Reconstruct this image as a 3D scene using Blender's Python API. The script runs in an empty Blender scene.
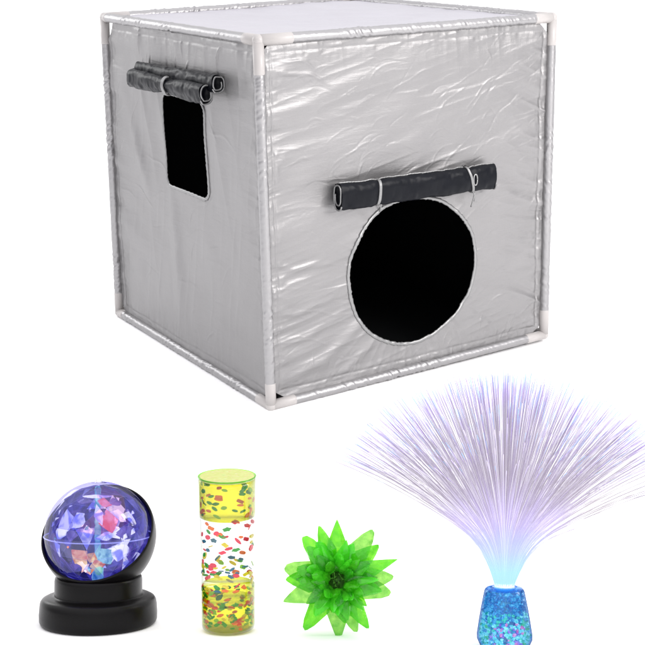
import bpy, bmesh, math, random
import numpy as np
from mathutils import Vector, Matrix

random.seed(7)
rng = np.random.RandomState(11)
S = bpy.context.scene
COL = S.collection
PI = math.pi

# ------------------------------------------------------------------ camera
CAM = Vector((0.14756, -3.28388, 1.31447))
PITCH, ROLL = 0.317174, -0.0224725
F_ = Vector((0, math.cos(PITCH), -math.sin(PITCH)))
U_ = Vector((0, math.sin(PITCH), math.cos(PITCH)))
R_ = Vector((1, 0, 0))
R2 = R_ * math.cos(ROLL) + U_ * math.sin(ROLL)
U2 = -R_ * math.sin(ROLL) + U_ * math.cos(ROLL)
cd = bpy.data.cameras.new('camera')
cam = bpy.data.objects.new('camera', cd); COL.objects.link(cam)
M = Matrix((R2, U2, -F_)).transposed().to_4x4(); M.translation = CAM
cam.matrix_world = M
cd.sensor_width = 36; cd.lens = 36 * 1255.7276 / 645; cd.clip_end = 500; cd.clip_start = 0.02
S.camera = cam

# ------------------------------------------------------------------ helpers
def tag(o, label=None, cat=None, group=None, kind=None):
    if label: o['label'] = label
    if cat: o['category'] = cat
    if group: o['group'] = group
    if kind: o['kind'] = kind
    return o

def empty(name, mat):
    o = bpy.data.objects.new(name, None); COL.objects.link(o)
    o.matrix_world = mat; o.empty_display_size = .05
    return o

def mesh_obj(name, verts, faces, mat, parent=None, smooth=True, mats=None, fmat=None):
    me = bpy.data.meshes.new(name)
    me.from_pydata([tuple(v) for v in verts], [], [tuple(int(i) for i in f) for f in faces])
    me.update()
    for m in (mats or [mat]): me.materials.append(m)
    if fmat is not None: me.polygons.foreach_set('material_index', fmat)
    if smooth: me.polygons.foreach_set('use_smooth', [True] * len(me.polygons))
    o = bpy.data.objects.new(name, me); COL.objects.link(o)
    if parent: o.parent = parent
    return o

class MB:
    """collects vertices and faces of one mesh"""
    def __init__(s): s.v = []; s.f = []; s.m = []
    def add(s, v, f, m=0):
        b = len(s.v); s.v += [tuple(x) for x in v]
        s.f += [tuple(i + b for i in q) for q in f]; s.m += [m] * len(f)
    def build(s, name, mat, parent=None, smooth=True, mats=None):
        return mesh_obj(name, s.v, s.f, mat, parent, smooth, mats, s.m if mats else None)

def frames(pts):
    """tangent, normal, binormal by parallel transport"""
    P = [Vector(p) for p in pts]; n = len(P); out = []
    T = [(P[min(i + 1, n - 1)] - P[max(i - 1, 0)]).normalized() for i in range(n)]
    a = Vector((0, 0, 1)) if abs(T[0].z) < .9 else Vector((0, 1, 0))
    N = (a - T[0] * a.dot(T[0])).normalized()
    for i in range(n):
        N = (N - T[i] * N.dot(T[i])).normalized()
        out.append((P[i], T[i], N, T[i].cross(N)))
    return out

def tube(pts, rad, seg=12, closed=False, caps=True, rfun=None):
    fr = frames(pts); n = len(fr); v = []; f = []
    for i, (p, t, a, b) in enumerate(fr):
        for k in range(seg):
            th = 2 * PI * k / seg
            r = rad[i] if isinstance(rad, (list, tuple)) else rad
            if rfun: r = r + rfun(i / (n - 1), th)
            v.append(p + a * (math.cos(th) * r) + b * (math.sin(th) * r))
    m = n if closed else n - 1
    for i in range(m):
        j = (i + 1) % n
        for k in range(seg):
            l = (k + 1) % seg
            f.append((i * seg + k, i * seg + l, j * seg + l, j * seg + k))
    if caps and not closed:
        f.append(tuple(range(seg))[::-1]); f.append(tuple((n - 1) * seg + k for k in range(seg)))
    return v, f

def lathe(prof, seg=64, cap0=False, cap1=False):
    v = []; f = []; n = len(prof)
    for (r, z) in prof:
        for k in range(seg):
            a = 2 * PI * k / seg; v.append((r * math.cos(a), r * math.sin(a), z))
    for i in range(n - 1):
        for k in range(seg):
            l = (k + 1) % seg
            f.append((i * seg + k, i * seg + l, (i + 1) * seg + l, (i + 1) * seg + k))
    if cap0: f.append(tuple(range(seg))[::-1])
    if cap1: f.append(tuple((n - 1) * seg + k for k in range(seg)))
    return v, f

# numpy value noise
_tab = rng.rand(256, 256)
def vnoise(x, y, seed=0):
    x = np.asarray(x, float) + seed * 17.31; y = np.asarray(y, float) + seed * 5.77
    xi = np.floor(x).astype(int); yi = np.floor(y).astype(int)
    fx = x - xi; fy = y - yi
    fx = fx * fx * fx * (fx * (fx * 6 - 15) + 10); fy = fy * fy * fy * (fy * (fy * 6 - 15) + 10)
    g = lambda a, b: _tab[a % 256, b % 256]
    return ((g(xi, yi) * (1 - fx) + g(xi + 1, yi) * fx) * (1 - fy) +
            (g(xi, yi + 1) * (1 - fx) + g(xi + 1, yi + 1) * fx) * fy) * 2 - 1
def fbm(x, y, seed=0, o=3):
    r = 0; a = 1
    for i in range(o):
        r = r + a * vnoise(x * 2 ** i, y * 2 ** i, seed + i * 3); a *= .5
    return r / 1.75

# ------------------------------------------------------------------ materials
def new_mat(name):
    m = bpy.data.materials.new(name); m.use_nodes = True
    nt = m.node_tree
    for n in list(nt.nodes): nt.nodes.remove(n)
    out = nt.nodes.new('ShaderNodeOutputMaterial')
    return m, nt, out
def N(nt, t, **kw):
    n = nt.nodes.new(t)
    for k, v in kw.items():
        if k in n.inputs: n.inputs[k].default_value = v
        else: setattr(n, k, v)
    return n
def pbr(name, col, rough=.5, metal=0., noise=0., nscale=30, bump=0., bscale=200, spec=.5, coat=0., sheen=0., stretch=(1, 1, 1)):
    m, nt, out = new_mat(name)
    b = N(nt, 'ShaderNodeBsdfPrincipled'); nt.links.new(b.outputs[0], out.inputs[0])
    b.inputs['Base Color'].default_value = (*col, 1); b.inputs['Roughness'].default_value = rough
    b.inputs['Metallic'].default_value = metal; b.inputs['Specular IOR Level'].default_value = spec
    b.inputs['Coat Weight'].default_value = coat; b.inputs['Sheen Weight'].default_value = sheen
    tc = N(nt, 'ShaderNodeTexCoord')
    mp = N(nt, 'ShaderNodeMapping'); mp.inputs['Scale'].default_value = stretch
    nt.links.new(tc.outputs['Object'], mp.inputs[0])
    if noise:
        n = N(nt, 'ShaderNodeTexNoise'); n.inputs['Scale'].default_value = nscale; n.inputs['Detail'].default_value = 6
        nt.links.new(mp.outputs[0], n.inputs['Vector'])
        mx = N(nt, 'ShaderNodeMix', data_type='RGBA')
        mx.inputs['A'].default_value = (*[c * (1 - noise) for c in col], 1); mx.inputs['B'].default_value = (*[min(1, c * (1 + noise)) for c in col], 1)
        mx.inputs[6].default_value = (*[c * (1 - noise) for c in col], 1); mx.inputs[7].default_value = (*[min(1, c * (1 + noise)) for c in col], 1)
        nt.links.new(n.outputs[0], mx.inputs[0]); nt.links.new(mx.outputs[2], b.inputs['Base Color'])
    if bump:
        n = N(nt, 'ShaderNodeTexNoise'); n.inputs['Scale'].default_value = bscale; n.inputs['Detail'].default_value = 5
        nt.links.new(mp.outputs[0], n.inputs['Vector'])
        bp = N(nt, 'ShaderNodeBump'); bp.inputs['Strength'].default_value = bump; bp.inputs['Distance'].default_value = .002
        nt.links.new(n.outputs[0], bp.inputs['Height']); nt.links.new(bp.outputs[0], b.inputs['Normal'])
    return m

def silver_fabric(name, base=(.285, .280, .282), rough=.45, metal=.78, back=True):
    m, nt, out = new_mat(name); L = nt.links.new
    b = N(nt, 'ShaderNodeBsdfPrincipled')
    b.inputs['Metallic'].default_value = metal
    b.inputs['Specular IOR Level'].default_value = .4
    tc = N(nt, 'ShaderNodeTexCoord')
    n1 = N(nt, 'ShaderNodeTexNoise'); n1.inputs['Scale'].default_value = 7; n1.inputs['Detail'].default_value = 8
    L(tc.outputs['Object'], n1.inputs['Vector'])
    mx = N(nt, 'ShaderNodeMix', data_type='RGBA')
    mx.inputs[6].default_value = (*[c * .93 for c in base], 1); mx.inputs[7].default_value = (*[min(1, c * 1.06) for c in base], 1)
    L(n1.outputs[0], mx.inputs[0]); L(mx.outputs[2], b.inputs['Base Color'])
    # fine weave: two stretched noises, vertical and horizontal threads
    hs = []
    for sc in ((900, 900, 60), (90, 90, 900)):
        mp = N(nt, 'ShaderNodeMapping'); mp.inputs['Scale'].default_value = sc
        L(tc.outputs['Object'], mp.inputs[0])
        n = N(nt, 'ShaderNodeTexNoise'); n.inputs['Scale'].default_value = .5; n.inputs['Detail'].default_value = 2
        L(mp.outputs[0], n.inputs['Vector']); hs.append(n)
    ad = N(nt, 'ShaderNodeMath', operation='ADD'); L(hs[0].outputs[0], ad.inputs[0]); L(hs[1].outputs[0], ad.inputs[1])
    # crinkle
    n3 = N(nt, 'ShaderNodeTexNoise'); n3.inputs['Scale'].default_value = 38; n3.inputs['Detail'].default_value = 7; n3.inputs['Roughness'].default_value = .6
    n3.inputs['Distortion'].default_value = .8
    L(tc.outputs['Object'], n3.inputs['Vector'])
    bp1 = N(nt, 'ShaderNodeBump'); bp1.inputs['Strength'].default_value = .10; bp1.inputs['Distance'].default_value = .004
    L(n3.outputs[0], bp1.inputs['Height'])
    mp4 = N(nt, 'ShaderNodeMapping'); mp4.inputs['Scale'].default_value = (7, 7, 60)
    L(tc.outputs['Object'], mp4.inputs[0])
    n4 = N(nt, 'ShaderNodeTexNoise'); n4.inputs['Scale'].default_value = 1.; n4.inputs['Detail'].default_value = 5; n4.inputs['Distortion'].default_value = .5
    L(mp4.outputs[0], n4.inputs['Vector'])
    bp0 = N(nt, 'ShaderNodeBump'); bp0.inputs['Strength'].default_value = .22; bp0.inputs['Distance'].default_value = .004
    L(n4.outputs[0], bp0.inputs['Height']); L(bp0.outputs[0], bp1.inputs['Normal'])
    bp2 = N(nt, 'ShaderNodeBump'); bp2.inputs['Strength'].default_value = .22; bp2.inputs['Distance'].default_value = .0012
    L(ad.outputs[0], bp2.inputs['Height']); L(bp1.outputs[0], bp2.inputs['Normal']); L(bp2.outputs[0], b.inputs['Normal'])
    rr = N(nt, 'ShaderNodeMapRange'); rr.inputs['To Min'].default_value = rough - .07; rr.inputs['To Max'].default_value = rough + .09
    L(n1.outputs[0], rr.inputs[0]); L(rr.outputs[0], b.inputs['Roughness'])
    if back:
        g = N(nt, 'ShaderNodeNewGeometry'); d = N(nt, 'ShaderNodeBsdfDiffuse'); d.inputs[0].default_value = (.006, .0065, .007, 1)
        ms = N(nt, 'ShaderNodeMixShader'); L(g.outputs['Backfacing'], ms.inputs[0]); L(b.outputs[0], ms.inputs[1]); L(d.outputs[0], ms.inputs[2])
        L(ms.outputs[0], out.inputs[0])
    else: L(b.outputs[0], out.inputs[0])
    return m

M_fab = silver_fabric('silver_coated_fabric')
M_fab_side = M_fab
M_roof = silver_fabric('pale_lilac_roof_fabric', base=(.45, .44, .475), metal=.35, rough=.5)
M_sleeve = silver_fabric('silver_sleeve_fabric', base=(.35, .345, .35), rough=.40, metal=.85, back=False)
M_trim = silver_fabric('silver_piping', base=(.29, .29, .29), rough=.42, metal=.8, back=False)
M_pvc = pbr('white_pvc', (.41, .39, .38), rough=.38, noise=.03, nscale=12, bump=.05, bscale=90)
M_nylon = pbr('black_nylon', (.0055, .0062, .009), rough=.36, spec=.12, sheen=0., noise=.2, nscale=40, bump=.3, bscale=55, stretch=(1, 1, .5))
M_blackin = pbr('black_lining', (.006, .0065, .007), rough=.9, spec=.05, noise=.1, bump=.1)
M_floor = pbr('white_paper', (.97, .97, .97), rough=.9, spec=.0, noise=.01, nscale=3)
M_blackplastic = pbr('satin_black_plastic', (.0035, .0032, .0034), rough=.30, spec=.14, noise=.1, nscale=60, bump=.06, bscale=700)

# ------------------------------------------------------------------ the white ground
ZF = -.0165
PSI = math.radians(-.85)
NRM = (U2 * math.cos(PSI) - F_ * math.sin(PSI)).normalized()
beta = math.atan((632 - 322.5) / 1255.7276)
ORG = CAM + F_ * 1.32 - U2 * (1.32 * math.tan(beta))
YR = NRM.cross(R2).normalized()                      # away from the camera along the slope
RAMP = Matrix((R2, YR, NRM)).transposed().to_4x4(); RAMP.translation = ORG

def ground():
    xs = sorted(set([round(a, 4) for a in np.concatenate([np.linspace(-1.5, 1.5, 31), np.linspace(-60, -1.5, 14), np.linspace(1.5, 60, 14)])]))
    ys = sorted(set([round(a, 4) for a in np.concatenate([np.linspace(-3.1, .6, 149), np.linspace(.6, 80, 24)])]))
    v = []; f = []; k = .07
    for y in ys:
        for x in xs:
            zp = ORG.z - (NRM.x * (x - ORG.x) + NRM.y * (y - ORG.y)) / NRM.z - ZF
            if abs(x) > 1.5: zp -= (abs(x) - 1.5) * .6
            z = 0 if zp < -k else (zp if zp > k else (zp + k) ** 2 / (4 * k))
            v.append((x, y, z + ZF))
    nx = len(xs)
    for j in range(len(ys) - 1):
        for i in range(nx - 1):
            f.append((j * nx + i, j * nx + i + 1, (j + 1) * nx + i + 1, (j + 1) * nx + i))
    o = mesh_obj('ground', v, f, M_floor)
    tag(o, 'seamless pure white surface under all the toys', kind='structure')
ground()

# ================================================================== TENT
W = {'Nb': (-.0024, -.0017, -.005), 'Nt': (-.0014, .0004, 1.0013), 'Rb': (.8554, .5259, .0066), 'Rt': (.8468, .523, .9978),
     'Lb': (-.5591, .8915, -.0009), 'Lt': (-.5358, .8918, 1.0002), 'Bb': (.2988, 1.4155, 0.0), 'Bt': (.2811, 1.4168, 1.0039)}
W = {k: Vector(v) for k, v in W.items()}
tent = empty('play_tent', Matrix.Translation((0.15, .7, ZF)))
tag(tent, 'large silver fabric cube tent on a white plastic pipe frame with a round black opening', 'tent')
TI = tent.matrix_world.inverted()
def tl(p): return TI @ Vector(p)

def tent_obj(name, v, f, mat, parent=None, smooth=True):
    o = mesh_obj(name, [tl(p) for p in v], f, mat, tent, smooth)
    if parent:
        o.parent = parent
    return o

def bil(c, u, v):
    a, b, d, e = [np.array(W[k]) for k in c]
    u = np.asarray(u)[..., None]; v = np.asarray(v)[..., None]
    return a * (1 - u) * (1 - v) + b * u * (1 - v) + d * u * v + e * (1 - u) * v

def creases(n, seed, box=(0.05, .95, .05, .95), ang=(0, .5), ln=(.06, .22), wd=(.0022, .0042), amp=(.0006, .0018)):
    r = random.Random(seed); out = []
    for i in range(n):
        out.append((r.uniform(box[0], box[1]), r.uniform(box[2], box[3]), r.gauss(*ang), r.uniform(*ln), r.uniform(*wd), r.uniform(*amp) * r.choice((1, 1, -1))))
    return out
def crease_field(U, V, cr):
    D = np.zeros_like(U)
    for (cu, cv, a, l, w, A) in cr:
        x = (U - cu) * math.cos(a) + (V - cv) * math.sin(a); y = -(U - cu) * math.sin(a) + (V - cv) * math.cos(a)
        y = y + 1.1 * x * x / l * .35 + .003 * np.sin(x * 60 + cu * 30)
        t = np.abs(x) / (l / 2)
        D += A * np.exp(-(y / w) ** 2) * np.clip(1 - t * t, 0, 1)
    return D

HC = (.497, .302); HR = (.2275, .2195)

def ridge(x, y, seed):
    return 1 - 2 * np.abs(vnoise(x, y, seed))
def disp_front(U, V):
    dx = (U - HC[0]) / HR[0]; dy = (V - HC[1]) / HR[1]
    r = np.sqrt(dx * dx + dy * dy); th = np.arctan2(dy, dx)
    D = -.012 * np.sin(PI * np.clip(U, 0, 1)) * np.sin(PI * np.clip(V, 0, 1))
    q = np.clip(r - 1, 0, 9)
    D += .0030 * np.exp(-q * 1.6) * vnoise(th * 5 + 20, r * .8, 1) + .0014 * np.exp(-q * 3) * ridge(th * 10 + 40, r * 1.2, 2)
    warp = .03 * vnoise(U * 4, V * 5, 12)
    for e0, sl, sd in ((U, -.05, 3), (1 - U, -.22, 5)):      # puckers pulled in from the two upright sleeves
        e = np.exp(-e0 / .13); Vw = V + sl * e0 * 2 + warp
        D += .0042 * e * vnoise(e0 * 3, Vw * 15, sd) + .0034 * np.exp(-e0 / .10) * ridge(e0 * 5, Vw * 30, sd + 1)
        D += .0014 * np.exp(-e0 / .07) * ridge(e0 * 9, Vw * 62, sd + 20)
    for e0, sd in ((1 - V, 6), (V, 8)):
        D += .0018 * np.exp(-e0 / .045) * ridge(U * 26 + V * 3, e0 * 6, sd) + .0010 * np.exp(-e0 / .03) * ridge(U * 58, e0 * 9, sd + 20)
    D += .0070 * fbm(U * 2.0 + V * .6, V * 3.4 - U * 1.2, 9)
    D += .0019 * vnoise(U * 3 + V * 2, V * 15 - U * 4 + warp * 20, 10) + .0008 * ridge(U * 6, V * 40 - U * 8, 11)
    D += .65 * crease_field(U, V, CR_F)
    return D
CR_F = (creases(16, 3, box=(.08, .95, .6, .97), ang=(.12, .22)) + creases(14, 4, box=(.03, .28, .1, .9), ang=(-.1, .2), ln=(.06, .2)) +
        creases(14, 5, box=(.72, .97, .08, .9), ang=(.30, .25), ln=(.05, .18)) + creases(7, 6, box=(.5, .85, .62, .85), ang=(.6, .12), ln=(.12, .26)) +
        creases(3, 8, box=(.08, .25, .9, .94), ang=(-.35, .1), ln=(.12, .24), amp=(.002, .004), wd=(.004, .007)))
CR_F += creases(90, 14, box=(.03, .30, .03, .97), ang=(-.05, .25), ln=(.03, .11), wd=(.0020, .0032), amp=(.0003, .0010))
CR_F += creases(90, 15, box=(.72, .98, .03, .97), ang=(.25, .25), ln=(.03, .11), wd=(.0020, .0032), amp=(.0003, .0010))
CR_F += creases(70, 16, box=(.2, .8, .6, .98), ang=(.1, .5), ln=(.03, .12), wd=(.0018, .0035), amp=(.0005, .0013))
CR_F += creases(40, 17, box=(.1, .9, .02, .10), ang=(1.2, .4), ln=(.03, .08), wd=(.002, .004), amp=(.0006, .0015))
# long smooth folds running away from the hole, bottom left of it
for (a, l, A, w) in ((3.55, .30, .006, .014), (3.82, .34, .008, .018), (4.1, .22, .006, .014), (3.3, .28, .004, .010), (5.5, .25, .004, .012), (5.2, .14, .004, .010), (2.9, .3, .0035, .010)):
    rr = .245 + l / 2
    CR_F.append((HC[0] + math.cos(a) * rr, HC[1] + math.sin(a) * rr * .8, a * .55 + 1.42 if a < 4.3 else a, l, w, A))

def disp_left(U, V):
    D = -.008 * np.sin(PI * np.clip(U, 0, 1)) * np.sin(PI * np.clip(V, 0, 1))
    D += .0045 * fbm(U * 3 + V * 1.5, V * 2.6 - U, 21)
    eu = np.exp(-np.minimum(U, 1 - U) / .08)
    D += .0026 * eu * vnoise(U * 3, V * 28, 22)
    et = np.exp(-(1 - V) / .12)
    D += .003 * et * vnoise(U * 20, V * 3, 23)
    D += .0012 * vnoise(U * 10 + V * 6, V * 12, 24) + .0012 * ridge(U * 11 + V * 2.5, V * 2.4, 25) + .0005 * ridge(U * 26 - V * 4, V * 5, 26)
    for e0 in (U, 1 - U): D += .0014 * np.exp(-e0 / .05) * ridge(e0 * 6, V * 36 + U * 3, 27)
    for e0 in (V, 1 - V): D += .0014 * np.exp(-e0 / .05) * ridge(U * 30, e0 * 6, 28)
    # soft folds hanging below the window
    D += .0055 * np.exp(-((U - .42 - (.5 - V) * .12) / .035) ** 2) * np.clip((.52 - V) * 6, 0, 1) * np.clip(V * 5, 0, 1)
    D += .005 * np.exp(-((U - .12 - (.8 - V) * .38) / .03) ** 2) * np.clip((.78 - V) * 5, 0, 1) * np.clip((V - .38) * 5, 0, 1)
    D += crease_field(U, V, CR_L)
    return D * 1.45
CR_L = creases(34, 31, ang=(.3, .8), ln=(.05, .2), amp=(.0004, .0012)) + creases(10, 32, box=(.25, .8, .86, .97), ang=(1.3, .3), ln=(.05, .1), amp=(.0015, .003))

def disp_other(U, V):
    return -.008 * np.sin(PI * np.clip(U, 0, 1)) * np.sin(PI * np.clip(V, 0, 1)) + .004 * fbm(U * 4, V * 4, 41) + .002 * vnoise(U * 15, V * 15, 42)
def disp_roof(U, V):
    return .000 - .022 * np.sin(PI * np.clip(U, 0, 1)) * np.sin(PI * np.clip(V, 0, 1)) + .004 * fbm(U * 4, V * 4, 51) + .0015 * vnoise(U * 20 + V * 8, V * 9, 52) + .0015 * ridge(U * 9, V * 14 + U * 5, 53)

def sd_round_rect(U, V, cx, cy, hx, hy, r):
    qx = np.abs(U - cx) - hx + r; qy = np.abs(V - cy) - hy + r
    return np.sqrt(np.maximum(qx, 0) ** 2 + np.maximum(qy, 0) ** 2) + np.minimum(np.maximum(qx, qy), 0) - r

def corner_cut(U, V, cuts):
    """cuts: for corners (0,0),(1,0),(1,1),(0,1): (a,b) lengths along u and v; positive = fabric"""
    d = np.full_like(U, 9.)
    for (cu, cv), (a, b) in zip(((0, 0), (1, 0), (1, 1), (0, 1)), cuts):
        x = np.abs(U - cu) / a; y = np.abs(V - cv) / b
        d = np.minimum(d, ((x ** .8 + y ** .8) - 1) * min(a, b) * .6)
    return d

def panel(name, c, disp, out, mat, n, hole=None, cuts=((.07, .06),) * 4, inset=.012, push=.0):
    """fabric sheet between four pipes; out = outward normal"""
    out = np.array(out)
    def sdf(U, V):
        d = corner_cut(U, V, cuts)
        if hole is not None: d = np.minimum(d, hole(U, V))
        return d
    g = np.linspace(inset, 1 - inset, n)
    U, V = np.meshgrid(g, g)
    d = sdf(U, V); pos = d > 0
    idx = np.arange(n * n).reshape(n, n)
    q = np.stack([idx[:-1, :-1], idx[:-1, 1:], idx[1:, 1:], idx[1:, :-1]], -1).reshape(-1, 4)
    pf = pos.ravel(); keep = pf[q].any(1); q = q[keep]
    neg = np.zeros(n * n, bool); neg[np.unique(q)] = True; neg &= ~pf
    u = U.ravel().copy(); v = V.ravel().copy()
    for _ in range(6):
        uu = u[neg]; vv = v[neg]; h = 1e-4
        dd = sdf(uu, vv); gx = (sdf(uu + h, vv) - dd) / h; gy = (sdf(uu, vv + h) - dd) / h
        g2 = np.maximum(gx * gx + gy * gy, 1e-3)
        u[neg] = np.clip(uu - dd * gx / g2, inset, 1 - inset); v[neg] = np.clip(vv - dd * gy / g2, inset, 1 - inset)
    D = disp(u, v)
    ed = np.minimum(np.minimum(u, 1 - u), np.minimum(v, 1 - v))
    w = np.clip((ed - inset) / .018, 0, 1)
    # seam strip next to the sleeve: a shallow step
    pk = vnoise(u * 70 + 3, v * 70 + 9, 61); wob = ed + .002 * vnoise(u * 12, v * 12, 62)
    D = D * w + push - (.0016 + .0012 * pk) * np.exp(-((wob - .034) / .004) ** 2) + .0014 * pk * np.exp(-np.abs(wob - .034) / .018) * w
    P = bil(c, u, v) + D[:, None] * out
    used = np.unique(q); remap = np.full(n * n, -1); remap[used] = np.arange(len(used))
    P = P[used] - np.array(tent.location); q = remap[q]
    # orientation
    a, b, cc = P[q[len(q) // 2][:3]]
    if np.dot(np.cross(b - a, cc - a), out) < 0: q = q[:, ::-1]
    me = bpy.data.meshes.new(name)
    me.vertices.add(len(P)); me.vertices.foreach_set('co', P.ravel())
    me.loops.add(len(q) * 4); me.loops.foreach_set('vertex_index', q.ravel())
    me.polygons.add(len(q)); me.polygons.foreach_set('loop_start', np.arange(len(q)) * 4); me.polygons.foreach_set('loop_total', np.full(len(q), 4))
    me.polygons.foreach_set('use_smooth', np.ones(len(q), bool))
    me.update(); me.validate(); me.materials.append(mat)
    o = bpy.data.objects.new(name, me); COL.objects.link(o); o.parent = tent
    return o

n_front = (W['Rb'] - W['Nb']).cross(W['Nt'] - W['Nb']).normalized()
n_left = (W['Nb'] - W['Lb']).cross(W['Lt'] - W['Lb']).normalized()
n_right = (W['Bb'] - W['Rb']).cross(W['Rt'] - W['Rb']).normalized()
n_back = (W['Lb'] - W['Bb']).cross(W['Bt'] - W['Bb']).normalized()
FR = ('Nb', 'Rb', 'Rt', 'Nt'); LE = ('Lb', 'Nb', 'Nt', 'Lt'); RI = ('Rb', 'Bb', 'Bt', 'Rt'); BA = ('Bb', 'Lb', 'Lt', 'Bt')
TOP = ('Nt', 'Rt', 'Bt', 'Lt'); BOT = ('Nb', 'Rb', 'Bb', 'Lb')

def hole_front(U, V):
    dx = (U - HC[0]) / HR[0]; dy = (V - HC[1]) / HR[1]
    th = np.arctan2(dy, dx)
    return (np.sqrt(dx * dx + dy * dy) - 1 - .012 * np.sin(3 * th + 1) - .006 * np.sin(7 * th)) * HR[0]
WC = (.520, .659, .139, .143, .032)
def hole_win(U, V):
    return sd_round_rect(U, V, *WC) + .0025 * np.sin(V * 40) * 1
p_front = panel('front_panel', FR, disp_front, n_front, M_fab, 460, hole_front, cuts=((.075, .055), (.065, .06), (.07, .075), (.05, .05)), push=-.004, inset=.003)
p_left = panel('left_panel', LE, disp_left, n_left, M_fab_side, 340, hole_win, cuts=((.05, .06), (.075, .05), (.04, .05), (.075, .12)), push=-.004, inset=.003)
p_right = panel('right_panel', RI, disp_other, n_right, M_fab, 110, None, cuts=((.11, .09), (.02, .02), (.05, .05), (.13, .11)), push=-.014, inset=.009)
p_back = panel('back_panel', BA, disp_other, n_back, M_fab, 110, None, cuts=((.02, .02), (.09, .09), (.09, .09), (.05, .05)), push=-.014, inset=.009)
p_roof = panel('roof_panel', TOP, disp_roof, (0, 0, 1), M_roof, 170, None, cuts=((.07, .07), (.07, .07), (.07, .07), (.09, .09)), inset=0)
p_floor = panel('floor_panel', BOT, disp_other, (0, 0, 1), M_blackin, 60, None, cuts=((.11, .11), (.09, .09), (.02, .02), (.1, .1)), inset=.014, push=.018)

def surf(c, disp, out, u, v, off=0.):
    u = np.array([u]); v = np.array([v])
    p = bil(c, u, v)[0] + float(disp(u, v)[0]) * np.array(out) + (off - .004) * np.array(out)
    return Vector(p)

def loop_tube(name, pts, r, mat, parent, seg=8):
    P = [Vector(p) for p in pts]; n = len(P); v = []; f = []
    for i in range(n):
        T = (P[(i + 1) % n] - P[i - 1]).normalized()
        A = n_front if 'hole' in name else n_left
        A = (A - T * A.dot(T)).normalized(); B = T.cross(A)
        rr = r * (1 + .22 * math.sin(i * 2.3) * math.sin(i * .7) + random.uniform(-.1, .12))
        for k in range(seg):
            th = 2 * PI * k / seg; v.append(P[i] + A * math.cos(th) * rr * .6 + B * math.sin(th) * rr)
    for i in range(n):
        j = (i + 1) % n
        for k in range(seg): f.append((i * seg + k, i * seg + (k + 1) % seg, j * seg + (k + 1) % seg, j * seg + k))
    return tent_obj(name, v, f, mat, parent)
pts = []
for i in range(220):
    th = 2 * PI * i / 220
    k = 1 + .012 * math.sin(3 * th + 1) + .006 * math.sin(7 * th)
    pts.append(surf(FR, disp_front, n_front, HC[0] + HR[0] * k * math.cos(th), HC[1] + HR[1] * k * math.sin(th), .001))
loop_tube('hole_piping', pts, .0058, M_trim, p_front)
pts = []
cx, cy, hx, hy, r = WC
per = []
for (qx, qy, a0) in ((1, 1, 0), (-1, 1, PI / 2), (-1, -1, PI), (1, -1, 3 * PI / 2)):
    for k in range(9):
        a = a0 + PI / 2 * k / 8; per.append((cx + qx * (hx - r) + r * math.cos(a), cy + qy * (hy - r) + r * math.sin(a)))
dense = []
for i in range(len(per)):
    a = per[i]; b = per[(i + 1) % len(per)]; L = math.dist(a, b); m = max(1, int(L / .006))
    for k in range(m): dense.append((a[0] + (b[0] - a[0]) * k / m, a[1] + (b[1] - a[1]) * k / m))
for (u, v) in dense: pts.append(surf(LE, disp_left, n_left, u, v, .001))
loop_tube('window_piping', pts, .0052, M_trim, p_left)

# ---- pipe frame: sleeves and corner connectors
EDGES = [('Nb', 'Nt'), ('Rb', 'Rt'), ('Lb', 'Lt'), ('Bb', 'Bt'), ('Nt', 'Rt'), ('Nt', 'Lt'), ('Rt', 'Bt'), ('Lt', 'Bt'), ('Nb', 'Rb'), ('Lb', 'Nb'), ('Rb', 'Bb'), ('Lb', 'Bb')]
CONN = {'Nt': {'Rt': .100, 'Lt': .070, 'Nb': .088}, 'Nb': {'Rb': .078, 'Lb': .068, 'Nt': .068}, 'Lt': {'Nt': .030, 'Bt': .085, 'Lb': .085},
        'Lb': {'Nb': .045, 'Bb': .06, 'Lt': .072}, 'Rt': {'Nt': .070, 'Bt': .06, 'Rb': .080}, 'Rb': {'Nb': .075, 'Bb': .06, 'Rt': .085},
        'Bt': {'Rt': .05, 'Lt': .05, 'Bb': .06}, 'Bb': {'Rb': .06, 'Lb': .06, 'Bt': .06}}
for ei, (a, b) in enumerate(EDGES):
    A, B = W[a], W[b]; d = (B - A).normalized()
    A2 = A + d * (CONN[a][b] - .006); B2 = B - d * (CONN[b][a] - .006)
    n = 260; ln = (B2 - A2).length; ph = ei * 7.7
    bun = [(random.random(), random.uniform(.015, .05), random.uniform(.6, 1)) for _ in range(9)]
    def rf(t, th, ph=ph, ln=ln, bun=bun):
        x = t * ln
        w = .28 + sum(am * math.exp(-((t - c) / wd) ** 2) for c, wd, am in bun) * .9
        s = math.sin(x * 190 + (2 if ei % 2 else -2) * th + 5 * float(vnoise(x * 14 + ph, th * .5, 3)))
        s2 = float(vnoise(x * 75 + ph, math.sin(th) * 1.6 + 5, 4)); s3 = float(vnoise(x * 26 + ph, math.cos(th) * 1.3 + 9, 5))
        return .0006 * w * s + .0008 * w * s2 + .0006 * s3 + .0005 * w * math.sin(x * 380 + (3 if ei % 2 else -3) * th + 5 * float(vnoise(x * 20, 3.3 + ph, 6)))
    v, f = tube([A2.lerp(B2, i / (n - 1)) for i in range(n)], .0141, 28, rfun=rf)
    tent_obj('pipe_sleeve', v, f, M_sleeve)

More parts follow.
